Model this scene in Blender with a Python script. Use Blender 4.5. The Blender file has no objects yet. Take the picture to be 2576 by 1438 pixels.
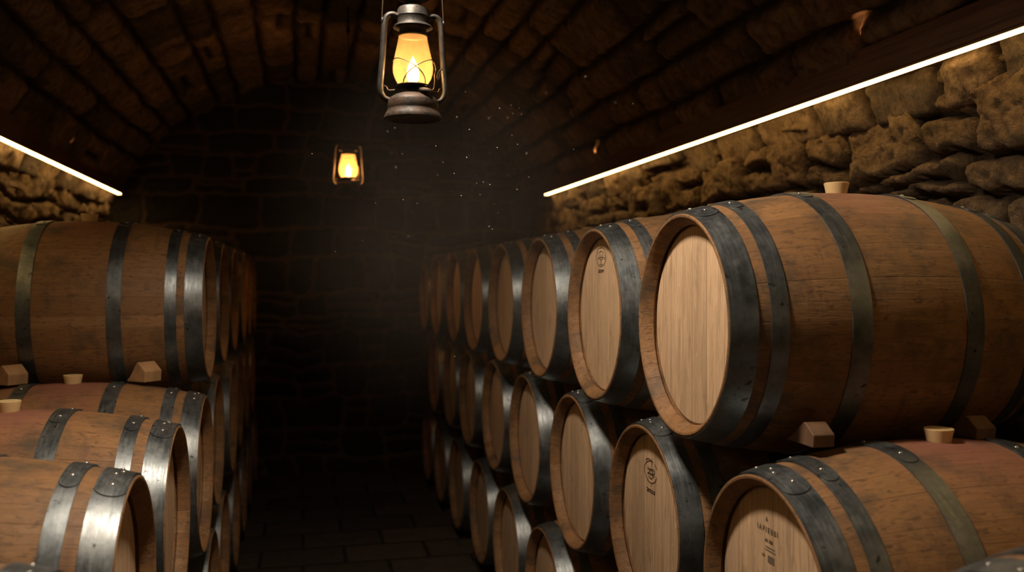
import bpy, bmesh, math, random
import numpy as np
from mathutils import Vector, Matrix
random.seed(7)
PI = math.pi
scene = bpy.context.scene
C = scene.collection
H = 1.685                       # camera height above the floor; camera stands at x=0, y=0

# ------------------------------------------------------------------ helpers
def prop(o, label=None, cat=None, group=None, kind=None):
    if label: o['label'] = label
    if cat: o['category'] = cat
    if group: o['group'] = group
    if kind: o['kind'] = kind
    return o

def thing(name, label, cat, loc=(0, 0, 0), rotz=0.0, group=None):
    o = bpy.data.objects.new(name, None)
    C.objects.link(o)
    o.empty_display_size = .1
    o.location = loc
    o.rotation_euler = (0, 0, rotz)
    return prop(o, label, cat, group)

def mesh_obj(name, me, mats, parent=None, loc=(0, 0, 0), rot=(0, 0, 0)):
    o = bpy.data.objects.new(name, me)
    C.objects.link(o)
    if not isinstance(mats, (list, tuple)): mats = [mats]
    if not me.materials:
        for m in mats: me.materials.append(m)
    o.location = loc
    o.rotation_euler = rot
    if parent is not None: o.parent = parent
    return o

def finish(me, angle=35):
    me.update()
    me.shade_smooth()
    me.set_sharp_from_angle(angle=math.radians(angle))
    return me

def mesh_from(name, verts, faces, angle=35):
    me = bpy.data.meshes.new(name)
    me.from_pydata([tuple(v) for v in verts], [], faces)
    return finish(me, angle)

def bm_mesh(name, bm, angle=35):
    me = bpy.data.meshes.new(name)
    bmesh.ops.recalc_face_normals(bm, faces=bm.faces)
    bm.to_mesh(me); bm.free()
    return finish(me, angle)

def lathe(name, prof, seg=64, axis='Z', closed=False, angle=35, cap=(False, False)):
    """prof: list of (position on the axis, radius)"""
    V = []; F = []
    for (a, r) in prof:
        for k in range(seg):
            t = 2 * PI * k / seg
            c, s = r * math.cos(t), r * math.sin(t)
            V.append((c, s, a) if axis == 'Z' else (a, s, c))
    n = len(prof)
    for i in range(n if closed else n - 1):
        j = (i + 1) % n
        for k in range(seg):
            l = (k + 1) % seg
            F.append((i * seg + k, i * seg + l, j * seg + l, j * seg + k))
    if cap[0]: F.append(tuple(range(seg))[::-1])
    if cap[1]: F.append(tuple((n - 1) * seg + k for k in range(seg)))
    bm = bmesh.new()
    vs = [bm.verts.new(v) for v in V]
    for f in F: bm.faces.new([vs[i] for i in f])
    return bm_mesh(name, bm, angle)

def tube_into(bm, pts, r, seg=10, r2=None, up=Vector((0, 1, 0)), closed=False):
    """sweep an ellipse (r across, r2 along 'up') over points"""
    pts = [Vector(p) for p in pts]
    r2 = r2 or r
    rings = []
    n = len(pts)
    for i, p in enumerate(pts):
        if closed:
            d = pts[(i + 1) % n] - pts[i - 1]
        else:
            d = pts[min(i + 1, n - 1)] - pts[max(i - 1, 0)]
        d.normalize()
        a = d.cross(up)
        if a.length < 1e-4: a = d.cross(Vector((1, 0, 0)))
        a.normalize()
        b = a.cross(d).normalized()
        rings.append([bm.verts.new(p + a * (r * math.cos(2 * PI * k / seg)) + b * (r2 * math.sin(2 * PI * k / seg))) for k in range(seg)])
    for i in range(n if closed else n - 1):
        A, B = rings[i], rings[(i + 1) % n]
        for k in range(seg):
            l = (k + 1) % seg
            bm.faces.new((A[k], A[l], B[l], B[k]))
    if not closed:
        bm.faces.new(rings[0][::-1]); bm.faces.new(rings[-1])

def box_into(bm, x0, x1, y0, y1, z0, z1):
    v = [bm.verts.new((x, y, z)) for x in (x0, x1) for y in (y0, y1) for z in (z0, z1)]
    for f in ((0, 1, 3, 2), (4, 6, 7, 5), (0, 4, 5, 1), (2, 3, 7, 6), (0, 2, 6, 4), (1, 5, 7, 3)):
        bm.faces.new([v[i] for i in f])

def smooth_path(pts, n=8):
    """Catmull-Rom through points"""
    P = [Vector(p) for p in pts]
    P = [2 * P[0] - P[1]] + P + [2 * P[-1] - P[-2]]
    out = []
    for i in range(1, len(P) - 2):
        for k in range(n):
            t = k / n
            a, b, c, d = P[i - 1], P[i], P[i + 1], P[i + 2]
            out.append(.5 * ((2 * b) + (c - a) * t + (2 * a - 5 * b + 4 * c - d) * t * t + (3 * b - a - 3 * c + d) * t ** 3))
    out.append(P[-2])
    return out

# ------------------------------------------------------------------ node helpers
class NT:
    def __init__(self, name):
        self.m = bpy.data.materials.new(name)
        self.m.use_nodes = True
        self.t = self.m.node_tree
        self.t.nodes.clear()
        self.out = self.t.nodes.new('ShaderNodeOutputMaterial')
    def n(self, typ, **kw):
        nd = self.t.nodes.new('ShaderNode' + typ)
        for k, v in kw.items():
            if k == 'ins':
                for a, b in v.items(): self.set(nd, a, b)
            else: setattr(nd, k, v)
        return nd
    def set(self, nd, key, val):
        s = nd.inputs[key]
        if isinstance(val, bpy.types.NodeSocket): self.t.links.new(val, s)
        else: s.default_value = val
    def math(self, op, a, b=0.0, c=None, clamp=False):
        nd = self.n('Math', operation=op, use_clamp=clamp)
        self.set(nd, 0, a); self.set(nd, 1, b)
        if c is not None: self.set(nd, 2, c)
        return nd.outputs[0]
    def sep(self, v):
        nd = self.n('SeparateXYZ'); self.set(nd, 0, v); return nd.outputs
    def comb(self, x, y, z):
        nd = self.n('CombineXYZ'); self.set(nd, 0, x); self.set(nd, 1, y); self.set(nd, 2, z); return nd.outputs[0]
    def noise(self, vec, scale=5, detail=4, rough=.55, dist=0.0):
        nd = self.n('TexNoise', ins={'Scale': scale, 'Detail': detail, 'Roughness': rough, 'Distortion': dist})
        self.set(nd, 'Vector', vec); return nd.outputs['Fac']
    def white(self, w):
        nd = self.n('TexWhiteNoise', noise_dimensions='1D'); self.set(nd, 'W', w); return nd.outputs['Value']
    def ramp(self, fac, stops, interp='LINEAR'):
        nd = self.n('ValToRGB'); r = nd.color_ramp; r.interpolation = interp
        while len(r.elements) < len(stops): r.elements.new(.5)
        for e, (p, c) in zip(r.elements, stops):
            e.position = p
            e.color = c if len(c) == 4 else (*c, 1)
        self.set(nd, 0, fac); return nd.outputs[0]
    def maprange(self, v, a, b, c=0.0, d=1.0):
        nd = self.n('MapRange'); nd.clamp = True
        self.set(nd, 0, v); self.set(nd, 1, a); self.set(nd, 2, b); self.set(nd, 3, c); self.set(nd, 4, d)
        return nd.outputs[0]
    def mix(self, f, a, b, blend='MIX'):
        nd = self.n('Mix', data_type='RGBA', blend_type=blend)
        self.set(nd, 0, f)
        self.set(nd, 6, a if isinstance(a, bpy.types.NodeSocket) or len(a) == 4 else (*a, 1))
        self.set(nd, 7, b if isinstance(b, bpy.types.NodeSocket) or len(b) == 4 else (*b, 1))
        return nd.outputs[2]
    def bump(self, h, strength=.5, dist=.01, normal=None):
        nd = self.n('Bump', ins={'Strength': strength, 'Distance': dist})
        self.set(nd, 'Height', h)
        if normal is not None: self.set(nd, 'Normal', normal)
        return nd.outputs[0]
    def pbr(self, col, rough=.6, metal=0.0, normal=None, spec=.5, coat=0.0):
        p = self.n('BsdfPrincipled')
        self.set(p, 'Base Color', col if isinstance(col, bpy.types.NodeSocket) or len(col) == 4 else (*col, 1))
        self.set(p, 'Roughness', rough); self.set(p, 'Metallic', metal)
        self.set(p, 'Specular IOR Level', spec)
        if coat: self.set(p, 'Coat Weight', coat)
        if normal is not None: self.set(p, 'Normal', normal)
        self.t.links.new(p.outputs[0], self.out.inputs[0])
        return p
    def obj(self): return self.n('TexCoord').outputs['Object']
    def rnd(self): return self.n('ObjectInfo').outputs['Random']

def stave_material():
    """oak staves round the x axis, a wine stain about the bung"""
    m = NT('oak_staves')
    co = m.obj(); x, y, z = m.sep(co)[:3]; rnd = m.rnd()
    off = m.math('MULTIPLY', rnd, 37.0)
    ang = m.math('MULTIPLY', m.math('ARCTAN2', y, z), 33 / (2 * PI))
    st = m.math('ADD', m.math('ADD', ang, off), m.math('MULTIPLY', m.math('SINE', m.math('ADD', m.math('MULTIPLY', ang, 2.1), off)), .22))
    idx = m.math('FLOOR', st)
    fr = m.math('FRACT', st)
    edge = m.math('MINIMUM', fr, m.math('SUBTRACT', 1.0, fr))
    seam = m.maprange(edge, .004, .02, 1.0, 0.0)
    tone = m.white(m.math('ADD', idx, m.math('MULTIPLY', rnd, 91.0)))
    gv = m.comb(m.math('ADD', m.math('MULTIPLY', x, 3.0), off), m.math('ADD', m.math('MULTIPLY', y, 38.0), idx), m.math('MULTIPLY', z, 38.0))
    grain = m.noise(gv, 2.2, 6, .65, .6)
    gv2 = m.comb(m.math('ADD', m.math('MULTIPLY', x, 9.0), off), m.math('MULTIPLY', y, 130.0), m.math('MULTIPLY', z, 130.0))
    fine = m.noise(gv2, 1.6, 3, .6)
    base = m.ramp(tone, [(0, (.205, .103, .040)), (.35, (.29, .150, .060)), (.7, (.245, .126, .050)), (1, (.325, .178, .078))])
    base = m.mix(m.maprange(grain, .35, .75, 0, .62), base, (.15, .075, .035))
    base = m.mix(m.maprange(fine, .52, .72, 0, .45), base, (.12, .065, .03))
    # black mould and handling marks
    bl = m.noise(m.comb(m.math('ADD', m.math('MULTIPLY', x, 5.0), off), m.math('MULTIPLY', y, 5.0), m.math('MULTIPLY', z, 5.0)), 1.5, 7, .68)
    base = m.mix(m.maprange(bl, .48, .66, 0, .85), base, (.075, .055, .036))
    drip = m.noise(m.comb(m.math('ADD', m.math('MULTIPLY', x, 16.0), off), m.math('MULTIPLY', y, 2.0), m.math('MULTIPLY', z, 2.0)), 1.6, 4, .6)
    tick = m.noise(m.comb(m.math('ADD', m.math('MULTIPLY', x, 26.0), off), m.math('MULTIPLY', y, 75.0), m.math('MULTIPLY', z, 75.0)), 1.3, 2, .5, .8)
    base = m.mix(m.maprange(tick, .58, .68, 0, .7), base, (.09, .05, .028))
    base = m.mix(m.maprange(drip, .6, .76, 0, .5), base, (.09, .04, .028))
    # wine stain
    rr = m.math('SQRT', m.math('ADD', m.math('POWER', m.math('MULTIPLY', x, 1.15), 2.0), m.math('MULTIPLY', m.math('POWER', y, 2.0), .9)))
    top = m.maprange(z, 0.05, .2, 0, 1)
    sn = m.math('ADD', rr, m.math('MULTIPLY', m.math('SUBTRACT', bl, .5), .22))
    stain = m.math('MULTIPLY', m.maprange(sn, .05, .26, .62, 0.0), top)
    base = m.mix(stain, base, (.25, .085, .075))
    base = m.mix(m.math('MULTIPLY', seam, .38), base, (.06, .035, .02))
    h = m.math('SUBTRACT', m.math('ADD', m.math('MULTIPLY', grain, .5), m.math('MULTIPLY', fine, .35)), m.math('MULTIPLY', seam, .35))
    m.pbr(base, m.maprange(grain, .3, .8, .52, .74), 0, m.bump(h, .6, .003), .35)
    return m.m

def head_material(name, pale):
    """vertical oak boards of a barrel head"""
    m = NT(name)
    co = m.obj(); x, y, z = m.sep(co)[:3]; rnd = m.rnd()
    off = m.math('MULTIPLY', rnd, 53.0)
    u = m.math('ADD', m.math('MULTIPLY', y, 12.5), off)
    u = m.math('ADD', u, m.math('MULTIPLY', m.math('SINE', m.math('MULTIPLY', u, 1.9)), .2))
    idx = m.math('FLOOR', u); fr = m.math('FRACT', u)
    edge = m.math('MINIMUM', fr, m.math('SUBTRACT', 1.0, fr))
    seam = m.maprange(edge, .004, .022, 1.0, 0.0)
    tone = m.white(m.math('ADD', idx, m.math('MULTIPLY', rnd, 17.0)))
    gv = m.comb(0.0, m.math('ADD', m.math('MULTIPLY', y, 46.0), m.math('MULTIPLY', tone, 9.0)), m.math('ADD', m.math('MULTIPLY', z, 3.4), off))
    grain = m.noise(gv, 1.5, 6, .62, 1.1)
    gf = m.comb(0.0, m.math('MULTIPLY', y, 190.0), m.math('ADD', m.math('MULTIPLY', z, 16.0), off))
    fine = m.noise(gf, 1.2, 3, .6, .2)
    a = tuple(pale)
    base = m.ramp(tone, [(0, tuple(c * .86 for c in a)), (.5, a), (1, tuple(min(1, c * 1.14) for c in a))])
    base = m.mix(m.maprange(grain, .38, .66, 0, .7), base, tuple(c * .5 for c in a))
    base = m.mix(m.maprange(fine, .5, .7, 0, .4), base, tuple(c * .5 for c in a))
    st = m.noise(m.comb(0.0, m.math('MULTIPLY', y, 7.0), m.math('ADD', m.math('MULTIPLY', z, 4.0), off)), 1.6, 6, .7)
    base = m.mix(m.maprange(st, .58, .76, 0, .6), base, (.13, .07, .045))
    flake = m.noise(m.comb(0.0, m.math('MULTIPLY', y, 90.0), m.math('ADD', m.math('MULTIPLY', z, 22.0), off)), .9, 1, .4, 1.2)
    base = m.mix(m.maprange(flake, .68, .76, 0, .35), base, tuple(min(1, c * 1.35) for c in a))
    base = m.mix(m.math('MULTIPLY', seam, .55), base, (.13, .075, .04))
    h = m.math('SUBTRACT', m.math('ADD', m.math('MULTIPLY', grain, .4), m.math('MULTIPLY', fine, .4)), seam)
    m.pbr(base, .6, 0, m.bump(h, .35, .0015), .3)
    return m.m

def hoop_material():
    m = NT('galvanised_hoop')
    co = m.obj(); x, y, z = m.sep(co)[:3]; rnd = m.rnd()
    off = m.math('MULTIPLY', rnd, 71.0)
    v = m.comb(m.math('ADD', x, off), y, z)
    n1 = m.noise(v, 11, 6, .65, .3)
    n2 = m.noise(v, 75, 4, .6)
    n3 = m.noise(m.comb(m.math('ADD', m.math('MULTIPLY', x, 160.0), off), m.math('MULTIPLY', y, 14.0), m.math('MULTIPLY', z, 14.0)), 1.0, 4, .6)
    base = m.ramp(n1, [(.25, (.085, .10, .108)), (.5, (.16, .175, .18)), (.75, (.25, .26, .258))])
    base = m.mix(m.maprange(n2, .45, .75, 0, .6), base, (.09, .10, .105))
    base = m.mix(m.maprange(n1, .66, .8, 0, .55), base, (.34, .25, .14))
    spots = m.noise(v, 42, 2, .5)
    base = m.mix(m.maprange(spots, .68, .73, 0, .85), base, (.035, .03, .028))
    rough = m.math('ADD', m.maprange(n1, .3, .75, .33, .50), m.maprange(n3, .35, .75, -.04, .12))
    h = m.math('ADD', m.math('MULTIPLY', n2, .5), m.math('MULTIPLY', n3, .5))
    m.pbr(base, rough, .85, m.bump(h, .22, .0012), .5)
    return m.m

def simple(name, col, rough=.6, metal=0.0, nscale=30, amount=.35, bump=.15, dist=.001, dark=None, spec=.5):
    m = NT(name)
    co = m.obj()
    n = m.noise(co, nscale, 5, .62)
    dark = dark or tuple(c * .45 for c in col)
    base = m.mix(m.maprange(n, .35, .7, 0, amount * 2), col, dark)
    m.pbr(base, rough, metal, m.bump(n, bump, dist), spec)
    return m.m

def stone_material(name, cols, mortar, rough_scale=26, bumpd=.012, strength=.8, mortar_gain=1.0, lichen=None):
    m = NT(name)
    co = m.obj()
    tone = m.n('Attribute', attribute_name='tone').outputs['Fac']
    mo = m.n('Attribute', attribute_name='mortar').outputs['Fac']
    n1 = m.noise(co, 6, 7, .65, .4)
    n2 = m.noise(co, rough_scale, 8, .72, .6)
    n3 = m.noise(co, rough_scale * 4, 4, .6)
    base = m.ramp(m.math('ADD', m.math('MULTIPLY', tone, .7), m.math('MULTIPLY', n1, .4)), [(i / (len(cols) - 1), c) for i, c in enumerate(cols)])
    base = m.mix(m.maprange(n2, .42, .68, 0, .75), base, tuple(c * .3 for c in cols[0]))
    base = m.mix(m.maprange(n3, .55, .75, 0, .5), base, tuple(c * .35 for c in cols[0]))
    if lichen:
        ln = m.noise(co, 17, 8, .75, 1.2)
        base = m.mix(m.maprange(ln, .57, .68, 0, .7), base, lichen)
    base = m.mix(m.math('MULTIPLY', mo, mortar_gain), base, mortar)
    h = m.math('ADD', m.math('MULTIPLY', n2, .75), m.math('MULTIPLY', n3, .22))
    m.pbr(base, .88, 0, m.bump(h, strength, bumpd), .22)
    return m.m

def emit(name, col, strength):
    m = NT(name)
    e = m.n('Emission', ins={'Color': (*col, 1), 'Strength': strength})
    m.t.links.new(e.outputs[0], m.out.inputs[0])
    return m.m

M = {}
M['stave'] = stave_material()
M['head'] = head_material('oak_head', (.64, .44, .275))
M['hoop'] = hoop_material()
M['rivet'] = simple('rivet_steel', (.5, .5, .48), .3, .9, 60, .2, .1)
M['bung'] = NT('bung_silicone')
p = M['bung'].pbr((.62, .45, .24), .42, 0, None, .4)
p.inputs['Subsurface Weight'].default_value = .35
p.inputs['Subsurface Radius'].default_value = (.02, .012, .006)
p.inputs['Subsurface Scale'].default_value = .5
M['bung'] = M['bung'].m
M['wedge'] = simple('wedge_pine', (.42, .24, .115), .7, 0, 14, .4, .3, .002)
M['wedgeshaded'] = simple('wedge_painted_shade', (.16, .085, .045), .7, 0, 14, .4, .3, .002)  # wedge wood with the shade under the barrel put into its colour
M['brand'] = simple('burnt_mark', (.07, .035, .02), .8, 0, 40, .2, .1)
M['stencil'] = simple('grey_stencil', (.16, .115, .075), .8, 0, 40, .2, .1)
M['wall'] = stone_material('rubble_wall_stone', [(.20, .13, .075), (.32, .21, .12), (.42, .28, .155), (.27, .185, .115), (.46, .33, .20)], (.05, .034, .02), 24, .08, 1.0, .9)
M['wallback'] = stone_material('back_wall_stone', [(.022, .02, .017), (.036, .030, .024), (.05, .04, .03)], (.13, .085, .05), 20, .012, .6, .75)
M['vault'] = stone_material('vault_stone', [(.06, .044, .034), (.19, .13, .085), (.33, .22, .13), (.10, .075, .055), (.46, .31, .18)], (.02, .015, .011), 18, .03, 1.0, .95)
M['beam'] = NT('dark_beam')
_m = M['beam']; _x, _y, _z = _m.sep(_m.obj())[:3]
_g = _m.noise(_m.comb(_m.math('MULTIPLY', _x, 40.0), _m.math('MULTIPLY', _y, 1.5), _m.math('MULTIPLY', _z, 40.0)), 1.5, 6, .65, .5)
_m.pbr(_m.ramp(_g, [(.3, (.05, .026, .015)), (.7, (.14, .07, .04))]), .5, 0, _m.bump(_g, .3, .003), .4)
M['beam'] = _m.m
M['floor'] = NT('stone_floor')
_m = M['floor']
_b = _m.n('TexBrick', ins={'Scale': 1.0, 'Mortar Size': .012, 'Brick Width': .5, 'Row Height': .34, 'Color1': (.06, .045, .035, 1), 'Color2': (.1, .07, .05, 1), 'Mortar': (.02, .016, .013, 1)})
_m.set(_b, 'Vector', _m.obj())
_n = _m.noise(_m.obj(), 7, 7, .65)
_m.pbr(_m.mix(_m.maprange(_n, .4, .7, 0, .6), _b.outputs[0], (.025, .018, .014)), _m.maprange(_n, .3, .7, .45, .8), 0, _m.bump(_m.math('SUBTRACT', _n, _m.math('MULTIPLY', _b.outputs[1], .7)), .5, .008), .4)
M['floor'] = _m.m
M['led'] = emit('led_diffuser', (1.0, .62, .22), 15)
M['alu'] = simple('led_channel', (.16, .10, .05), .5, .4, 30, .2, .05)
# lantern metals
def rusty(name, a, b, rust, amount, rough=.5, metal=.6, sc=30):
    m = NT(name); co = m.obj()
    n1 = m.noise(co, sc, 6, .65, .3); n2 = m.noise(co, sc * 5, 5, .65)
    base = m.ramp(n1, [(.3, a), (.7, b)])
    base = m.mix(m.maprange(m.math('ADD', m.math('MULTIPLY', n1, .5), m.math('MULTIPLY', n2, .5)), .56 - amount, .7 - amount, 0, .85), base, rust)
    m.pbr(base, m.maprange(n2, .3, .7, rough - .1, rough + .22), metal, m.bump(n2, .4, .0012), .5)
    return m.m
M['tin'] = rusty('lantern_tin', (.018, .017, .016), (.055, .052, .047), (.05, .024, .014), .04, .42, .5)
M['rust'] = rusty('lantern_rusty_base', (.010, .009, .008), (.032, .026, .020), (.062, .032, .018), .12, .55, .35)
M['wire'] = simple('lantern_wire', (.07, .05, .035), .45, .7, 60, .3, .1)
_m = NT('lantern_globe')
_n = _m.noise(_m.obj(), 26, 5, .6, .4)
_tint = _m.mix(_m.maprange(_n, .35, .7, 0, .6), (1.0, .70, .33), (.86, .46, .16))
_tr = _m.n('BsdfTransparent'); _m.set(_tr, 0, _m.mix(0.0, (1.0, .90, .74), (1, 1, 1)))
_tl = _m.n('BsdfTranslucent'); _m.set(_tl, 0, _tint)
_mx = _m.n('MixShader', ins={0: _m.maprange(_n, .3, .7, .12, .22)})
_m.t.links.new(_tr.outputs[0], _mx.inputs[1]); _m.t.links.new(_tl.outputs[0], _mx.inputs[2])
_gl = _m.n('BsdfGlossy', ins={'Roughness': .12})
_fr = _m.n('Fresnel', ins={'IOR': 1.45})
_mx2 = _m.n('MixShader'); _m.set(_mx2, 0, _m.math('MULTIPLY', _fr.outputs[0], .6))
_m.t.links.new(_mx.outputs[0], _mx2.inputs[1]); _m.t.links.new(_gl.outputs[0], _mx2.inputs[2])
_m.t.links.new(_mx2.outputs[0], _m.out.inputs[0])
M['globe'] = _m.m
M['flame'] = emit('flame', (1.0, .74, .38), 7.0)
M['dust'] = simple('dust', (.8, .75, .68), .9, 0, 10, .1, 0)

# ------------------------------------------------------------------ stone height fields
def vnoise(x, y, seed):
    """smooth value noise in numpy"""
    xi = np.floor(x).astype(np.int64); yi = np.floor(y).astype(np.int64)
    xf = x - xi; yf = y - yi
    def h(a, b):
        n = (a * 374761393 + b * 668265263 + seed * 1442695041) & 0xffffffff
        n = ((n ^ (n >> 13)) * 1274126177) & 0xffffffff
        return ((n ^ (n >> 16)) & 0xffff) / 65535.0
    u = xf * xf * (3 - 2 * xf); v = yf * yf * (3 - 2 * yf)
    return (h(xi, yi) * (1 - u) + h(xi + 1, yi) * u) * (1 - v) + (h(xi, yi + 1) * (1 - u) + h(xi + 1, yi + 1) * u) * v

def fbm(x, y, seed, oct=4, gain=.5):
    s = 0; a = 1; t = 0
    for k in range(oct):
        s = s + a * vnoise(x * 2 ** k, y * 2 ** k, seed + 17 * k); t += a; a *= gain
    return s / t - .5

def stones(U, V, seed, ch, sw, warp=.03, joint=.02, jag=.02, split=.25):
    """U, V coordinate grids in metres -> height 0..1, tone, mortar"""
    rs = random.Random(seed)
    u = U + warp * 2 * fbm(U * 2.3, V * 2.3, seed, 3) + jag * fbm(U * 14, V * 14, seed + 5, 3)
    v = V + warp * 2 * fbm(U * 1.9 + 9, V * 1.9, seed + 3, 3) + jag * fbm(U * 13 + 7, V * 13, seed + 9, 3)
    v0, v1 = V.min() - .3, V.max() + .3
    rows = [v0]
    while rows[-1] < v1: rows.append(rows[-1] + rs.uniform(*ch))
    rows = np.array(rows)
    ri = np.clip(np.searchsorted(rows, v) - 1, 0, len(rows) - 2)
    height = np.zeros_like(U); tone = np.zeros_like(U); dmin = np.zeros_like(U); offs = np.zeros_like(U)
    u0, u1 = U.min() - .5, U.max() + .5
    for r in range(len(rows) - 1):
        mask = ri == r
        if not mask.any(): continue
        cols = [u0 - rs.uniform(0, sw[1])]
        while cols[-1] < u1: cols.append(cols[-1] + rs.uniform(*sw))
        cols = np.array(cols)
        uu = u[mask]; vv = v[mask]
        skew = (vv - rows[r]) * .0
        ci = np.clip(np.searchsorted(cols, uu) - 1, 0, len(cols) - 2)
        nst = len(cols)
        sk = np.array([rs.uniform(-.25, .25) for _ in range(nst + 1)])
        mid = (rows[r] + rows[r + 1]) / 2
        eL = cols[ci] + sk[ci] * (vv - mid); eR = cols[ci + 1] + sk[ci + 1] * (vv - mid)
        du = np.minimum(uu - eL, eR - uu)
        lo = np.full_like(uu, rows[r]); hi = np.full_like(uu, rows[r + 1])
        spl = np.array([rs.random() < split for _ in range(nst)]); sp = np.array([rs.uniform(.35, .65) for _ in range(nst)])
        cut = lo + (hi - lo) * sp[ci]
        s = spl[ci]
        up = s & (vv > cut); dn = s & ~up
        lo = np.where(up, cut, lo); hi = np.where(dn, cut, hi)
        dv = np.minimum(vv - lo, hi - vv)
        tn = np.array([[rs.random(), rs.random()] for _ in range(nst)])
        of = np.array([[rs.random(), rs.random()] for _ in range(nst)])
        tl = np.array([[rs.uniform(-1, 1), rs.uniform(-1, 1)] for _ in range(nst)])
        t = np.where(up, tn[ci, 1], tn[ci, 0]); o = np.where(up, of[ci, 1], of[ci, 0])
        rad = .05
        a = np.maximum(rad - du, 0); b = np.maximum(rad - dv, 0)
        d = rad - np.sqrt(a * a + b * b)
        d = np.maximum(np.minimum(np.minimum(du, dv), d), 0)
        tone[mask] = t; dmin[mask] = d
        offs[mask] = o + tl[ci, 0] * (uu - (cols[ci] + cols[ci + 1]) / 2) * 1.2 + tl[ci, 1] * (vv - mid) * 2.0
    mort = 1 - np.clip((dmin - joint * .35) / (joint * .9), 0, 1)
    prof = np.clip((dmin - joint * .4) / (joint * 1.8), 0, 1)
    prof = 1 - (1 - prof) ** 2
    return prof, tone, mort, offs

def grid_mesh(name, P, tone, mort, mat):
    """P: (n,m,3) array"""
    n, m_ = P.shape[:2]
    me = bpy.data.meshes.new(name)
    idx = np.arange(n * m_).reshape(n, m_)
    q = np.stack([idx[:-1, :-1], idx[1:, :-1], idx[1:, 1:], idx[:-1, 1:]], -1).reshape(-1, 4)
    me.vertices.add(n * m_); me.vertices.foreach_set('co', P.reshape(-1).astype(np.float32))
    me.loops.add(q.size); me.loops.foreach_set('vertex_index', q.reshape(-1).astype(np.int32))
    me.polygons.add(len(q))
    me.polygons.foreach_set('loop_start', np.arange(0, q.size, 4, dtype=np.int32))
    me.update(calc_edges=True); me.validate()
    for nm, arr in (('tone', tone), ('mortar', mort)):
        at = me.attributes.new(nm, 'FLOAT', 'POINT')
        at.data.foreach_set('value', arr.reshape(-1).astype(np.float32))
    me.shade_smooth()
    return me

def spaced(segs):
    out = [segs[0][0]]
    for a, b, st in segs:
        n = max(1, int(round((b - a) / st)))
        out += [a + (b - a) * (k + 1) / n for k in range(n)]
    return np.array(out)

YB, YF = 8.0, -3.2             # back wall, wall behind the camera
XR, XL = 2.045, -1.55           # side walls
TOPW = H + .72

def side_wall(name, X, sgn, seed, yfine):
    U1 = spaced(yfine)
    V1 = spaced([(-.05, H - .35, .08), (H - .35, TOPW, .011)])
    U, V = np.meshgrid(U1, V1, indexing='ij')
    prof, tone, mort, offs = stones(U, V, seed, (.11, .27), (.13, .44), .07, .014, .045, .38)
    rough = fbm(U * 9, V * 9, seed + 40, 5, .6)
    hgt = prof * (.050 + .040 * np.clip(offs, -.6, 1.4)) + rough * .05 * (.3 + prof) + fbm(U * 26, V * 26, seed + 60, 3, .7) * .030 * prof
    hgt = hgt - .068
    hgt = np.minimum(hgt, .055)
    P = np.stack([X - sgn * hgt, U, V], -1)
    o = mesh_obj(name, grid_mesh(name, P, tone, mort, None), M['wall'])
    prop(o, kind='structure')
    return o
side_wall('wall_right', XR, 1, 11, [(YF, .6, .12), (.6, 4.5, .0115), (4.5, YB + .1, .017)])
side_wall('wall_left', XL, -1, 23, [(YF, 3.2, .12), (3.2, YB + .1, .0145)])

# back wall
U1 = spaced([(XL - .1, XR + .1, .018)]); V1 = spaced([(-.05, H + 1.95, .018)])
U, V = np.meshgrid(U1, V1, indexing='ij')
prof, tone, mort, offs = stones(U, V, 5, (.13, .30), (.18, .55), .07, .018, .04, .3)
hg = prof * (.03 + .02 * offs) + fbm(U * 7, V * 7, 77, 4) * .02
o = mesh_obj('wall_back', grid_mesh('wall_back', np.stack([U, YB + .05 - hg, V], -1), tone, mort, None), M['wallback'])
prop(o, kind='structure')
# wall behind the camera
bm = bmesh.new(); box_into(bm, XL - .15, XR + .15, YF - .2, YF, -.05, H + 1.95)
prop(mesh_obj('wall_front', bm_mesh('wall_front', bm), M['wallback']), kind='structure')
# floor
bm = bmesh.new(); box_into(bm, XL - .15, XR + .15, YF - .2, YB + .2, -.2, 0)
prop(mesh_obj('floor', bm_mesh('floor', bm), M['floor']), kind='structure')

# vault: circular segment over the room
CX, RV, ZC = .252, 2.0, H - .25
a0 = math.asin((XR + .05 - CX) / RV)
U1 = spaced([(-a0 * RV, a0 * RV, .016)]); V1 = spaced([(YF, 1.6, .1), (1.6, YB + .1, .02)])
U, V = np.meshgrid(U1, V1, indexing='ij')
prof, tone, mort, offs = stones(V, U, 31, (.17, .29), (.26, .6), .022, .02, .02, .1)
hg = prof * (.03 + .04 * np.clip(offs, -.5, 1.5)) + fbm(U * 9, V * 5, 91, 5, .6) * .05
rad = RV + .03 - hg
TH = U / RV
P = np.stack([CX + rad * np.sin(TH), V, ZC + rad * np.cos(TH)], -1)
o = mesh_obj('ceiling', grid_mesh('ceiling', P, tone, mort, None), M['vault'])
prop(o, kind='structure')

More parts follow.
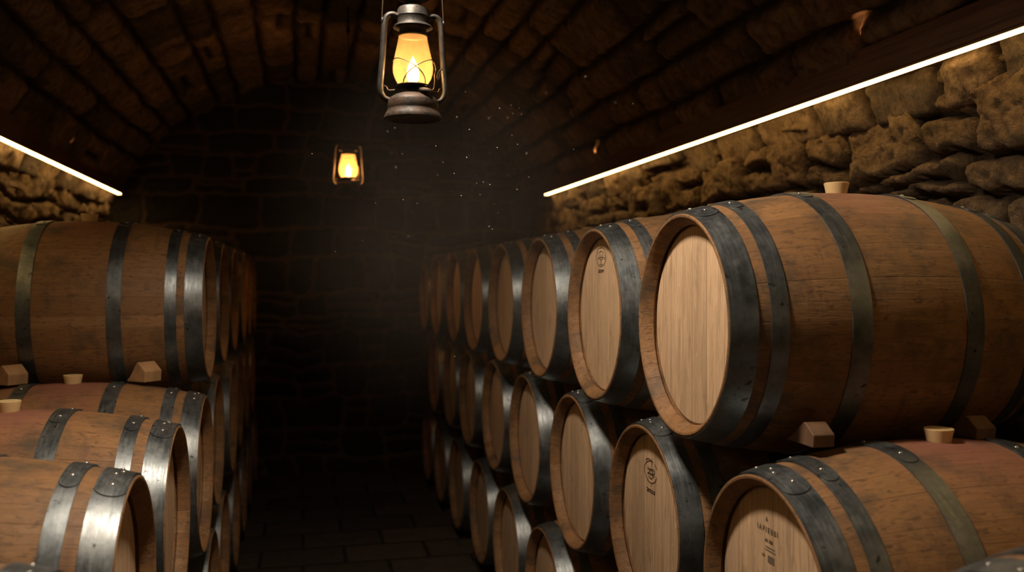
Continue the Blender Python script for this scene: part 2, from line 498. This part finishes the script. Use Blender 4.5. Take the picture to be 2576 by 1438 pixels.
# beams and light strips
def beam(side, xi, xo, zb, zt, label):
    bm = bmesh.new()
    x0, x1 = min(xi, xo), max(xi, xo)
    box_into(bm, x0, x1, YF, YB, zb, zt)
    bmesh.ops.bevel(bm, geom=[e for e in bm.edges if abs(e.verts[0].co.y - e.verts[1].co.y) > 1], offset=.004, segments=2, affect='EDGES')
    o = mesh_obj('ceiling_beam', bm_mesh('ceiling_beam', bm), M['beam'])
    prop(o, label, 'beam')
beam('r', 1.925, 2.25, H + .70, H + .815, 'long dark timber beam at the foot of the vault above the right wall')
beam('l', -1.425, -1.75, H + .70, H + .835, 'long dark timber beam at the foot of the vault above the left wall')
def strip(xa, xb, y0, y1, label):
    t = thing('light_strip', label, 'light', ((xa + xb) / 2, (y0 + y1) / 2, H + .70))
    w = abs(xb - xa) / 2; L = (y1 - y0) / 2
    bm = bmesh.new(); box_into(bm, -w - .003, w + .003, -L - .004, L + .004, -.006, -.0005)
    mesh_obj('channel', bm_mesh('channel', bm), M['alu'], t)
    bm = bmesh.new(); box_into(bm, -w, w, -L, L, -.013, -.0065)
    mesh_obj('diffuser', bm_mesh('diffuser', bm), M['led'], t)
strip(1.930, 1.956, YF + .1, 7.13, 'glowing warm white light strip along the foot of the right beam')
strip(-1.458, -1.430, YF + .1, 7.84, 'glowing warm white light strip along the foot of the left beam')

# ------------------------------------------------------------------ barrels
BL, RB, RE = .92, .350, .287
def rad_at(x):                       # outer radius along the axis, x in -BL/2..BL/2
    t = abs(x) / (BL / 2)
    return RB - (RB - RE) * (t ** 2.05)

h = BL / 2
prof = []
TI = .024
prof += [(-h + .055, 0.001), (-h + .055, RE - TI + .004), (-h + .043, RE - TI + .004), (-h + .036, RE - TI - .003), (-h + .012, RE - TI + .005), (-h + .001, RE - .008), (-h, RE - .003)]
for k in range(33):
    x = -h + .002 + (BL - .004) * k / 32
    prof.append((x, rad_at(x)))
prof += [(h, RE - .003), (h - .001, RE - .008), (h - .008, RE - TI + .008), (h - .034, RE - TI - .001), (h - .052, RE - TI + .002), (h - .052, .001)]
ME_body = lathe('barrel_body', prof, 96, 'X', angle=28)
# head disc with bevelled rim
RH = RE - TI + .003
ME_head = lathe('barrel_head', [(-h + .0545, .001), (-h + .0545, RH), (-h + .050, RH), (-h + .0445, RH - .010), (-h + .044, RH - .014), (-h + .044, .001)], 96, 'X', angle=20)

def hoop_mesh(x0, x1, lap=.42, seg=120):
    bm = bmesh.new()
    th = .0024
    n = 4
    xs = [x0 + (x1 - x0) * k / n for k in range(n + 1)]
    sec = [(x, rad_at(x) + .0002 + th) for x in xs] + [(x, rad_at(x) - .002) for x in xs[::-1]]
    rings = []
    for k in range(seg):
        t = 2 * PI * k / seg
        rings.append([bm.verts.new((a, r * math.sin(t), r * math.cos(t))) for a, r in sec])
    for k in range(seg):
        A, B = rings[k], rings[(k + 1) % seg]
        for j in range(len(sec)):
            l = (j + 1) % len(sec)
            bm.faces.new((A[j], A[l], B[l], B[j]))
    # overlapping tongue, riveted at the top, rounded ends
    m_, K = 10, 24
    for layer in (0,):
        top = []; bot = []
        for i in range(m_ + 1):
            s = -1 + 2 * i / m_
            x = (x0 + x1) / 2 + s * (x1 - x0) / 2 * .97
            e = lap - .085 * (1 - math.sqrt(max(0, 1 - s * s * .96)))
            rt = []; rb = []
            for k in range(K + 1):
                t = -e + 2 * e * k / K
                r = rad_at(x) + .0002 + th
                rt.append(bm.verts.new((x, (r + .0026) * math.sin(t), (r + .0026) * math.cos(t))))
                rb.append(bm.verts.new((x, (r - .0005) * math.sin(t), (r - .0005) * math.cos(t))))
            top.append(rt); bot.append(rb)
        for i in range(m_):
            for k in range(K):
                bm.faces.new((top[i][k], top[i + 1][k], top[i + 1][k + 1], top[i][k + 1]))
            for k in (0, K):
                bm.faces.new((top[i][k], top[i + 1][k], bot[i + 1][k], bot[i][k]))
        for i in (0, m_):
            for k in range(K):
                bm.faces.new((top[i][k], top[i][k + 1], bot[i][k + 1], bot[i][k]))
    return bm_mesh('hoop', bm, 30)

HOOPS = [(-h + .003, -h + .066, .40), (-h + .095, -h + .135, .36), (-h + .283, -h + .333, .33)]
HM = [hoop_mesh(*a) for a in HOOPS]
HMB = [hoop_mesh(-b, -a, l) for a, b, l in HOOPS]
def rivet_mesh(x, t):
    bm = bmesh.new()
    bmesh.ops.create_uvsphere(bm, u_segments=12, v_segments=6, radius=.0062)
    for v in bm.verts: v.co.z *= .6
    r = rad_at(x) + .0046
    mat = Matrix.Translation((x, r * math.sin(t), r * math.cos(t))) @ Matrix.Rotation(-t, 4, 'X')
    bmesh.ops.transform(bm, matrix=mat, verts=bm.verts)
    return bm_mesh('rivet', bm, 60)
RIV = []
for (a, b, l) in HOOPS:
    xm = (a + b) / 2
    if b - a > .06: spots = [(xm + .006, -.25), (xm - .006, -.05), (xm + .004, .05), (xm, .25)]
    else: spots = [(xm, -.2), (xm, .2)]
    RIV.append([rivet_mesh(x, t) for x, t in spots])
RIVB = []
for (a, b, l) in HOOPS:
    xm = -(a + b) / 2
    RIVB.append([rivet_mesh(xm, -.2), rivet_mesh(xm, .2)])
ME_bung = lathe('bung', [(-.02, .001), (-.02, .024), (0.0, .0275), (.012, .0295), (.025, .0325), (.0285, .0328), (.0295, .0318), (.0288, .0298), (.0282, .0288), (.0282, .001)], 40, 'Z', angle=30)
bm = bmesh.new()
for m_ in (ME_bung,):
    pass
bm.free()

def barrel(x_face, y, zc, left, label, group, detail):
    """x_face: where its aisle-side head stands; zc: height of the axis relative to the camera"""
    sgn = -1 if left else 1
    t = thing('wine_barrel', label, 'barrel', (x_face + sgn * h, y, H + zc - RB), PI if left else 0, group)
    L = (0, 0, RB)
    mesh_obj('stave_body', ME_body, M['stave'], t, L)
    hd = mesh_obj('barrel_head', ME_head, M['head'], t, L)
    for k in range(3):
        for meshes, riv in ((HM, RIV), (HMB, RIVB)):
            hp = mesh_obj('hoop', meshes[k], M['hoop'], t, L)
            if detail:
                for rm in riv[k]: mesh_obj('rivet', rm, M['rivet'], hp)
    if detail or detail is None:
        mesh_obj('bung', ME_bung, M['bung'], t, (0, 0, 2 * RB))
    return t, hd

ZT, ZM, ZB = -.118, -.727, -1.333
rows = {}
ordn = ['nearest', 'second', 'third', 'fourth', 'fifth', 'sixth', 'seventh', 'eighth', 'ninth', 'tenth']
def row(key, xf, ys, zc, left, describe, group, ndetail):
    out = []
    for i, y in enumerate(ys):
        jx = 0 if i < 3 else random.uniform(-.008, .008)
        out.append(barrel(xf + jx, y, zc, left, describe(i), group, i < ndetail))
    rows[key] = out
PR, PL = .725, .71
RY = [2.19 + PR * k for k in range(8)]
MY = [1.1 + PR * k for k in range(9)]
BY = [1.465 + PR * k for k in range(9)]
LY = [3.905 + PL * k for k in range(6)]
AY = [1.42 + PL * k for k in range(9)]
CY = [1.065 + PL * k for k in range(10)]
def d_top_r(i):
    return ['large oak barrel with plain pale head at the near end of the right top row',
            'oak barrel with a small oval emblem burned in its head, right top row',
            'oak barrel with pinkish plain head, third from the right in the right top row',
            'oak barrel with shaded brown head, fourth from the right in the right top row',
            'oak barrel with orange lit head, fifth from the near end of the right top row',
            'oak barrel with a thin orange lit head, sixth along the right top row',
            'dim oak barrel seventh along the right top row',
            'dim oak barrel at the far end of the right top row by the back wall'][i]
def d_mid_r(i):
    return ['oak barrel cut off by the bottom right corner of the photo',
            'oak barrel with pale bung and grey stencilled head at the bottom right of the photo',
            'oak barrel with a round burned emblem on its head in the right middle row',
            'oak barrel with faint handwriting on its head in the right middle row',
            'oak barrel with plain head, fourth of the visible heads in the right middle row',
            'narrow looking oak barrel fifth of the visible heads in the right middle row',
            'narrow looking oak barrel sixth of the visible heads in the right middle row',
            'dim oak barrel next to last in the right middle row',
            'dim oak barrel last in the right middle row by the back wall'][i]
def d_bot_r(i):
    return ['oak barrel on the floor below the frame, first of the right bottom row',
            'oak barrel on the floor below the frame, second of the right bottom row',
            'oak barrel on the floor beneath the barrel with the round burned emblem',
            'oak barrel on the floor, its top just rising over the bottom edge of the photo',
            'oak barrel on the floor with a bright steel hoop, second head from the bottom right',
            'narrow looking oak barrel on the floor of the right stack, third visible head',
            'dim oak barrel on the floor of the right stack, fourth visible head',
            'dim oak barrel on the floor, next to last of the right bottom row',
            'dim oak barrel on the floor at the far end of the right bottom row'][i]
def d_top_l(i):
    return ['large oak barrel seen from the side at the near end of the left top row',
            'oak barrel second in the left top row, mostly hidden behind the large near one',
            'oak barrel third in the left top row with an orange lit rim',
            'oak barrel fourth in the left top row, a thin orange sliver',
            'dim oak barrel fifth in the left top row',
            'dim oak barrel at the far end of the left top row by the back wall'][i]
def d_mid_l(i):
    return ['oak barrel cut off by the bottom left corner of the photo',
            'oak barrel with shiny riveted hoops at the bottom left of the photo',
            'oak barrel with a pale bung and red wine stain at the left edge',
            'oak barrel with a pale bung and pinkish top directly beneath the large left barrel',
            'oak barrel fourth along in the left middle row, only its rim and hoop showing',
            'oak barrel fifth along in the left middle row, a lit sliver beneath the top row',
            'dim oak barrel sixth along in the left middle row',
            'dim oak barrel next to last in the left middle row',
            'dim oak barrel last in the left middle row by the back wall'][i]
def d_bot_l(i):
    return ['oak barrel on the floor below the frame, first of the left bottom row',
            'oak barrel on the floor below the frame, second of the left bottom row',
            'oak barrel on the floor below the frame, third of the left bottom row',
            'oak barrel on the floor nearest the photo bottom in the left stack',
            'oak barrel on the floor of the left stack with a warm glint on its hoop',
            'oak barrel on the floor, third along the left bottom row',
            'oak barrel on the floor, fourth along the left bottom row',
            'dim oak barrel on the floor, fifth along the left bottom row',
            'dim oak barrel on the floor, next to last of the left bottom row',
            'dim oak barrel on the floor at the far end of the left bottom row'][i]
row('R', .953, RY, ZT, False, d_top_r, 'barrels of the right top row', 4)
row('M', .987, MY, ZM, False, d_mid_r, 'barrels of the right middle row', 5)
row('B', .977, BY, ZB, False, d_bot_r, 'barrels of the right bottom row', 2)
row('L', -.370, LY, ZT, True, d_top_l, 'barrels of the left top row', 2)
row('A', -.360, AY, ZM, True, d_mid_l, 'barrels of the left middle row', 5)
row('C', -.365, CY, ZB, True, d_bot_l, 'barrels of the left bottom row', 1)

# marks on heads -----------------------------------------------------------
XH = -h + .044 - .0006                # just on the head surface (local frame of a barrel)
def text_mesh(s, size, yc, zc, rot=0.0, sx=1.0):
    cu = bpy.data.curves.new('t', 'FONT'); cu.body = s; cu.size = size
    cu.align_x = 'CENTER'; cu.align_y = 'CENTER'; cu.extrude = .0004; cu.offset = .0004
    ob = bpy.data.objects.new('t', cu); C.objects.link(ob)
    bpy.context.view_layer.update()
    me = bpy.data.meshes.new_from_object(ob.evaluated_get(bpy.context.evaluated_depsgraph_get()))
    bpy.data.objects.remove(ob)
    # text plane xy -> barrel plane: text right = -y, text up = +z, facing -x
    for v in me.vertices:
        x, y, z = v.co
        c, s_ = math.cos(rot), math.sin(rot)
        x, y = c * x - s_ * y, s_ * x + c * y
        v.co = (XH - z, yc - x * sx, zc + y)
    me.update()
    return me
def strokes(paths, r=.0011):
    bm = bmesh.new()
    for p in paths:
        closed = len(p) > 3 and (Vector((0, *p[0])) - Vector((0, *p[-1]))).length < 1e-6
        q = p[:-1] if closed else p
        pts = [Vector((XH, a, b)) for a, b in q]
        if len(pts) < 2: continue
        tube_into(bm, pts, r * .5, 6, r, Vector((1, 0, 0)).cross(Vector((0, 1, 1))) if False else Vector((0, .7, .72)), closed)
    return bm_mesh('mark', bm, 40)
def arc(cy, cz, ry, rz, a, b, n=28):
    return [(cy + ry * math.cos(math.radians(a + (b - a) * k / n)), cz + rz * math.sin(math.radians(a + (b - a) * k / n))) for k in range(n + 1)]
def put(bar, nm, me, mat, lab):
    t, hd = bar
    o = mesh_obj(nm, me, mat, hd)
    o['label'] = lab
# oval emblem on the second top barrel
def place(paths, cy, cz, sy, sz):
    return [[(cy + a * sy, cz + b * sz) for a, b in p] for p in paths]
A1 = [arc(0, 0, 1, 1, 0, 360, 44), arc(0, .15, .62, .46, 30, 160), arc(0, -.05, .35, .24, 180, 360), [(-.35, .34), (-.35, -.05)], [(.35, .30), (.35, -.05)],
      [(0, .24), (0, -.06)], [(.70, -.26), (.42, -.04), (-.42, -.04), (-.70, -.22)], [(0, -.3), (0, -.75)], [(.3, -.78), (-.3, -.78)], [(-.78, .2), (-.78, -.34)]]
put(rows['R'][1], 'burned_emblem', strokes(place(A1, .028, .194, .052, .032), .0011), M['brand'], 'small burned oval emblem')
put(rows['R'][1], 'burned_number', text_mesh('509', .015, .028, .145, 0, 2.6), M['brand'], 'small burned number 509')
# round crest on the middle row
A2 = [arc(-.08, 0, 1, 1, -60, 100, 30), arc(0, 0, .95, .95, 120, 150), arc(.1, -.12, .85, .9, 190, 300), arc(.3, .75, .45, .36, 0, 180),
      [(-.1, 1.3), (-.1, .45)], [(.45, .36), (.25, -.05), (.5, -.3)], [(.15, .4), (.15, -.55)], [(-.15, .27), (-.35, -.4)], arc(-.2, .1, .3, .22, 0, 300),
      arc(.1, -.4, .3, .22, 30, 360), [(0, -1.16), (0, -1.34)], [(.5, .18), (-.3, .13)], [(.4, -.18), (-.45, -.27)]]
put(rows['M'][2], 'burned_emblem', strokes(place(A2, .020, .142, .058, .033), .0014), M['brand'], 'burned round crest')
put(rows['M'][2], 'burned_number', text_mesh('2023', .015, .022, .083, 0, 2.3), M['brand'], 'small burned number')
# faint pencilled handwriting on the next
A3 = [[(0, 1.6), (-.3, 1.0), (.3, .7), (-.15, .15)], arc(0, -.3, .35, .35, 0, 300), [(.3, -.9), (-.35, -1.0), (.2, -1.6), (-.4, -2.0)]]
put(rows['M'][3], 'pencilled_note', strokes(place(A3, -.01, .19, .030, .026), .0010), M['stencil'], 'faint pencilled scribble')
# grey stencil on the lower right barrel
cy, cz = .045, .150
t, hd = rows['M'][1]
bm = bmesh.new()
def quad(bm, y0, y1, z0, z1):
    box_into(bm, XH - .0004, XH + .0004, min(y0, y1), max(y0, y1), min(z0, z1), max(z0, z1))
quad(bm, cy - .006, cy - .034, cz - .050, cz - .066)                 # solid block
quad(bm, cy + .020, cy + .008, cz - .052, cz - .057)
quad(bm, cy + .006, cy - .040, cz - .038, cz - .040)
quad(bm, cy + .004, cy - .036, cz - .031, cz - .033)
quad(bm, cy + .004, cy - .004, cz + .026, cz + .031)
quad(bm, cy + .002, cy - .002, cz + .031, cz + .036)
put(rows['M'][1], 'stencil_block', bm_mesh('stencil_block', bm), M['stencil'], 'dark stencilled block and lines')
put(rows['M'][1], 'stencil_lettering', text_mesh('I A P I E B B I', .017, cy - .004, cz + .006), M['stencil'], 'row of small worn stencilled letters')
put(rows['M'][1], 'stencil_lettering', text_mesh('AR  FBB', .010, cy - .010, cz - .018), M['stencil'], 'second smaller line of worn letters')

# ------------------------------------------------------------------ chocks between barrels
def wedge(x, y, z, label, side, rot=0.0, tall=.105, LN=.085, mat='wedge', w=.038, group='wooden chocks between the rows'):
    """a block whose back is cut to the curve of the barrel it holds"""
    bm = bmesh.new()
    # profile in (y, z): base, front face, top, sloping curved back
    pf = [(-.045, 0), (-.048, tall * .55), (-.012, tall)]
    for k in range(7):
        a = k / 6
        pf.append((-.004 + LN * a + .0, tall * (1 - a) ** 1.35))
    A = [bm.verts.new((-w, a, b)) for a, b in pf]; B = [bm.verts.new((w, a, b)) for a, b in pf]
    n = len(pf)
    for i in range(n): bm.faces.new((A[i], A[(i + 1) % n], B[(i + 1) % n], B[i]))
    bm.faces.new(A[::-1]); bm.faces.new(B)
    bmesh.ops.bevel(bm, geom=bm.edges[:], offset=.0015, segments=1, affect='EDGES')
    o = mesh_obj('wooden_wedge', bm_mesh('wooden_wedge', bm, 25), M[mat], None, (x, y, H + z), (0, 0, rot))
    prop(o, label, 'wedge', group)
zt = ZM + RB
wedge(-.575, 3.585, zt - .002, 'tan wooden wedge under the large left barrel, near its aisle end', 1, math.radians(50), .072, .055)
wedge(-1.03, 3.585, zt - .002, 'tan wooden wedge under the large left barrel, by the left edge of the photo', 1, math.radians(50), .070, .055)
wedge(1.150, 1.875, zt - .004, 'wooden wedge with painted-in shade under the nearest right barrel, toward its aisle end', 1, 0, .052, .080, 'wedgeshaded', .027)
wedge(1.58, 1.875, zt - .004, 'wooden wedge with painted-in shade under the nearest right barrel, toward the wall', 1, 0, .052, .080, 'wedgeshaded', .027)

# ------------------------------------------------------------------ lanterns
def lantern(loc, scale, label, ceiling_z, rotz, fitting):
    t = thing('oil_lantern', label, 'lantern', loc, rotz, 'oil lanterns hung along the vault')
    t.scale = (scale,) * 3
    # fuel tank
    mesh_obj('fuel_tank', lathe('fuel_tank', [(.004, .001), (.004, .060), (0, .066), (.001, .0705), (.006, .0705), (.012, .067), (.020, .0625), (.024, .0618), (.026, .0625), (.043, .0615), (.046, .0600), (.052, .054), (.058, .044), (.062, .032), (.064, .022), (.064, .001)], 72), M['rust'], t)
    # burner: cone, gallery plate
    mesh_obj('burner', lathe('burner', [(.060, .014), (.072, .0135), (.074, .018), (.077, .030), (.078, .040), (.0815, .0415), (.083, .040), (.083, .020), (.083, .001)], 48), M['tin'], t)
    cap = lathe('filler_cap', [(.0, .010), (.010, .0095), (.010, .0155), (.013, .016), (.016, .0145), (.018, .006), (.0185, .001)], 32)
    mesh_obj('filler_cap', cap, M['rust'], t, (.024, -.036, .053), (.30, .1, 0))
    # globe
    gp = [(.084, .034), (.090, .0385), (.100, .0445), (.112, .0482), (.124, .0490), (.138, .0475), (.155, .0440), (.175, .0395), (.192, .0360), (.204, .0338)]
    mesh_obj('globe', lathe('globe', gp, 64, angle=60), M['globe'], t)
    # flame
    fl = lathe('flame', [(.089, .001), (.091, .010), (.097, .0145), (.108, .0155), (.120, .0145), (.132, .011), (.143, .006), (.153, .0006)], 24, angle=80)
    mesh_obj('flame', fl, M['flame'], t)
    # chimney collar and hood
    mesh_obj('chimney_collar', lathe('chimney_collar', [(.200, .0350), (.203, .0365), (.206, .0335), (.226, .0325), (.226, .030), (.203, .031)], 48, closed=True), M['tin'], t)
    mesh_obj('hood', lathe('hood', [(.2215, .0480), (.2225, .0485), (.226, .0455), (.230, .0390), (.233, .0380), (.247, .0385), (.249, .0395), (.251, .0385), (.266, .0370), (.2695, .0345), (.272, .0300), (.274, .022),
                                      (.276, .020), (.290, .020), (.292, .0385), (.295, .0395), (.300, .034), (.306, .016), (.307, .001)], 64), M['tin'], t)
    bm = bmesh.new(); tube_into(bm, [(0, 0, .300), (0, 0, .312)], .006, 12); mesh_obj('top_knob', bm_mesh('top_knob', bm), M['tin'], t)
    # side tubes (flat oval section)
    for s in (-1, 1):
        pts = smooth_path([(s * .036, 0, .248), (s * .050, 0, .252), (s * .062, 0, .247), (s * .068, 0, .232), (s * .0705, 0, .200), (s * .0735, 0, .150), (s * .0775, 0, .100), (s * .0790, 0, .078), (s * .0765, 0, .060), (s * .068, 0, .048), (s * .056, 0, .044)], 6)
        bm = bmesh.new(); tube_into(bm, pts, .0074, 14, .0105)
        ft = mesh_obj('side_tube', bm_mesh('side_tube', bm, 60), M['tin'], t)
        bm = bmesh.new()
        tube_into(bm, smooth_path([(s * .076, 0, .078), (s * .066, -.002, .077), (s * .060, -.003, .068), (s * .044, -.004, .069)], 5), .0016, 8)
        mesh_obj('bracket_wire', bm_mesh('bracket_wire', bm, 60), M['wire'], ft)
        bm = bmesh.new()
        ring = [(s * .0745, .006 * math.cos(a), .236 + .006 * math.sin(a)) for a in [2 * PI * k / 14 for k in range(14)]]
        tube_into(bm, ring, .0022, 8, None, Vector((1, 0, 0)), True)
        mesh_obj('bail_ear', bm_mesh('bail_ear', bm, 60), M['tin'], ft)
    # crossed guard wires in front of and behind the globe
    def gr(z):
        for (a, r), (b, q) in zip(gp, gp[1:]):
            if a <= z <= b: return r + (q - r) * (z - a) / (b - a)
        return .034
    bm = bmesh.new()
    for side in (-1, 1):
        for s in (-1, 1):
            pts = []
            for k in range(25):
                a = k / 24
                th = math.radians(-84 + 130 * a)         # sweep round the globe
                z = .141 - .054 * a ** 2.2 if True else 0
                z = .1405 + .003 * math.sin(a * PI) - .056 * max(0, a - .12) ** 1.6 / .88 ** 1.6
                r = gr(max(z, .0845)) + .0022
                pts.append((s * r * math.sin(th), side * r * math.cos(th), z))
            tube_into(bm, pts, .0013, 6, None, Vector((0, 0, 1)))
    mesh_obj('globe_guard', bm_mesh('globe_guard', bm, 60), M['wire'], t)
    # lift lever by the right tube
    bm = bmesh.new()
    tube_into(bm, smooth_path([(.0505, -.006, .140), (.053, -.008, .134), (.055, -.010, .120), (.052, -.011, .108), (.0525, -.012, .095), (.051, -.012, .082), (.0525, -.012, .068)], 6), .0018, 8)
    tube_into(bm, smooth_path([(.071, -.008, .124), (.064, -.010, .120), (.058, -.011, .106), (.061, -.011, .098), (.066, -.01, .115)], 6), .0015, 8)
    tube_into(bm, smooth_path([(.052, -.012, .078), (.045, -.012, .070), (.036, -.010, .070)], 6), .0016, 8)
    mesh_obj('lift_lever', bm_mesh('lift_lever', bm, 60), M['wire'], t)
    # bail handle up to the hook
    zt_ = .392
    pts = smooth_path([(-.0748, 0, .238), (-.0735, 0, .270), (-.070, 0, .310), (-.058, 0, .355), (-.030, 0, .384), (0, 0, zt_), (.030, 0, .384), (.058, 0, .355), (.070, 0, .310), (.0735, 0, .270), (.0748, 0, .238)], 7)
    bm = bmesh.new(); tube_into(bm, pts, .0016, 8); mesh_obj('bail', bm_mesh('bail', bm, 60), M['wire'], t)
    # hook and hanger
    zc_ = (ceiling_z - loc[2]) / scale
    bm = bmesh.new()
    hook = [(0, .0085 * math.cos(a), zt_ + .004 + .0085 * math.sin(a)) for a in [math.radians(200 + 250 * k / 16) for k in range(17)]]
    hook += [(0, 0, zt_ + .03), (0, 0, zc_ - .0)]
    tube_into(bm, hook, .0022, 8, None, Vector((1, 0, 0)))
    if fitting:
        z = fitting
        for k in range(12):
            pass
        tube_into(bm, [(0, 0, z), (0, 0, z + .03)], .010, 12)
        tube_into(bm, [(0, 0, z + .03), (0, 0, zc_)], .006, 10)
    hg_ = mesh_obj('hanger', bm_mesh('hanger', bm, 60), M['wire'], t)
    if fitting: hg_['label'] = 'thin iron hanger with a small collar'
    return t

L1 = Vector((.263, 2.20, H + .389))
lantern(L1, 1.0, 'rusty oil lantern burning at top centre, the larger and nearer of the two', H + 1.78, math.radians(-13 + 13), None)
L2 = Vector((.283, 5.79, H + .54))
lantern(L2, 1.22, 'smaller oil lantern glowing far back in front of the dark back wall', H + 1.78, 0, .83)

def light(name, typ, loc, energy, col, **kw):
    d = bpy.data.lights.new(name, typ); d.energy = energy; d.color = col
    for k, v in kw.items(): setattr(d, k, v)
    o = bpy.data.objects.new(name, d); C.objects.link(o); o.location = loc
    return o
light('lantern_light', 'POINT', L1 + Vector((0, 0, .118)), 9, (1.0, .58, .24), shadow_soft_size=.02)
light('lantern_light', 'POINT', L2 + Vector((0, 0, .118 * 1.22)), 34, (1.0, .44, .14), shadow_soft_size=.024)
# unseen fill light added behind the camera
light('fill_light', 'AREA', (.3, -2.3, H + .75), 1.6, (1.0, .84, .68), shape='DISK', size=.9).rotation_euler = (math.radians(82), 0, 0)
# assumed unseen spot light under the crown of the vault, above the large lantern
light('assumed_overhead_light', 'SPOT', (.08, 2.0, H + 1.22), 150, (1.0, .83, .65), shadow_soft_size=.10, spot_size=math.radians(134), spot_blend=.8).rotation_euler = (math.radians(6), math.radians(-13), 0)
# little assumed uplights, unseen, beside the beam tops for the orange patches above
for (x, y, e) in ((2.0, 2.80, 1.8), (2.0, 5.70, .8), (-1.5, 6.05, .8)):
    sgn = 1 if x > 0 else -1
    light('assumed_uplight', 'SPOT', (x - sgn * .13, y, H + .832), e, (1.0, .42, .14), shadow_soft_size=.01, spot_size=math.radians(70), spot_blend=.6).rotation_euler = (0, math.radians(180 + sgn * 38), 0)

# ------------------------------------------------------------------ dust in the air
rs = random.Random(3)
bm = bmesh.new()
for k in range(70):
    x = rs.gauss(.40, .16); y = rs.uniform(1.5, 2.9); z = H + .42 - abs(rs.gauss(0, .24))
    r = rs.choice([.0005, .0006, .0008, .0011])
    mt = Matrix.Translation((x, y, z)) @ Matrix.Rotation(rs.uniform(0, 3), 4, 'Y') @ Matrix.Diagonal((1, 1, rs.uniform(1, 2), 1))
    bmesh.ops.create_icosphere(bm, subdivisions=1, radius=r, matrix=mt)
o = mesh_obj('airborne_dust', bm_mesh('airborne_dust', bm, 60), M['dust'])
prop(o, 'specks of pale dust floating in the air below the large lantern', 'dust', None, 'stuff')

# haze hanging in the lamp light below the large lantern
m = NT('lamp_haze')
co_ = m.obj()
d_ = m.n('VectorMath', operation='LENGTH'); m.set(d_, 0, co_)
n_ = m.noise(co_, 2.2, 3, .6, .3)
den = m.math('MULTIPLY', m.maprange(d_.outputs['Value'], .1, 1.0, 1.0, 0.0), m.maprange(n_, .25, .7, .45, 1.2))
den = m.math('MULTIPLY', m.math('POWER', den, 1.4), .068)
v_ = m.n('VolumeScatter', ins={'Color': (1, .88, .74, 1), 'Anisotropy': 0.0}); m.set(v_, 'Density', den)
m.t.links.new(v_.outputs[0], m.out.inputs['Volume'])
bm = bmesh.new(); bmesh.ops.create_icosphere(bm, subdivisions=4, radius=1.0)
o = mesh_obj('lamp_haze', bm_mesh('lamp_haze', bm, 80), m.m, None, (.43, 2.75, H + .12))
o.scale = (.62, .85, .62)
prop(o, 'faint brown haze hanging in the air beneath the large lantern', 'haze', None, 'stuff')

# ------------------------------------------------------------------ world, camera
w = bpy.data.worlds.new('World'); scene.world = w; w.use_nodes = True
nt = w.node_tree
bg = nt.nodes['Background']; bg.inputs[0].default_value = (.6, .7, 1, 1); bg.inputs[1].default_value = 0.0
VOL = 0
if VOL:
    vs = nt.nodes.new('ShaderNodeVolumeScatter'); vs.inputs['Color'].default_value = (1, .9, .8, 1)
    vs.inputs['Density'].default_value = VOL; vs.inputs['Anisotropy'].default_value = .0
    nt.links.new(vs.outputs[0], nt.nodes['World Output'].inputs['Volume'])

cam = bpy.data.cameras.new('Camera'); co = bpy.data.objects.new('Camera', cam); C.objects.link(co)
cam.sensor_width = 36; cam.lens = 2270 / 2576 * 36
cam.clip_start = .05
psi = math.radians(13.07); pit = math.atan(17 / 2270)
co.location = (0, 0, H)
co.rotation_euler = (PI / 2 - pit, 0, -psi)
cam.dof.use_dof = True; cam.dof.focus_distance = 2.55; cam.dof.aperture_fstop = 2.2
scene.camera = co

vsn = scene.view_settings
scene.display_settings.display_device = 'sRGB'
vsn.view_transform = 'Standard'; vsn.look = 'None'; vsn.gamma = 1; vsn.use_curve_mapping = False
vsn.exposure = 0.0
cy_ = scene.cycles
cy_.max_bounces = 5; cy_.diffuse_bounces = 2; cy_.glossy_bounces = 3; cy_.transmission_bounces = 4; cy_.transparent_max_bounces = 8
cy_.volume_bounces = 0
cy_.volume_step_rate = 3.0; cy_.volume_max_steps = 48
cy_.use_adaptive_sampling = True; cy_.adaptive_threshold = .05
cy_.sample_clamp_indirect = 3.0
cy_.use_denoising = True
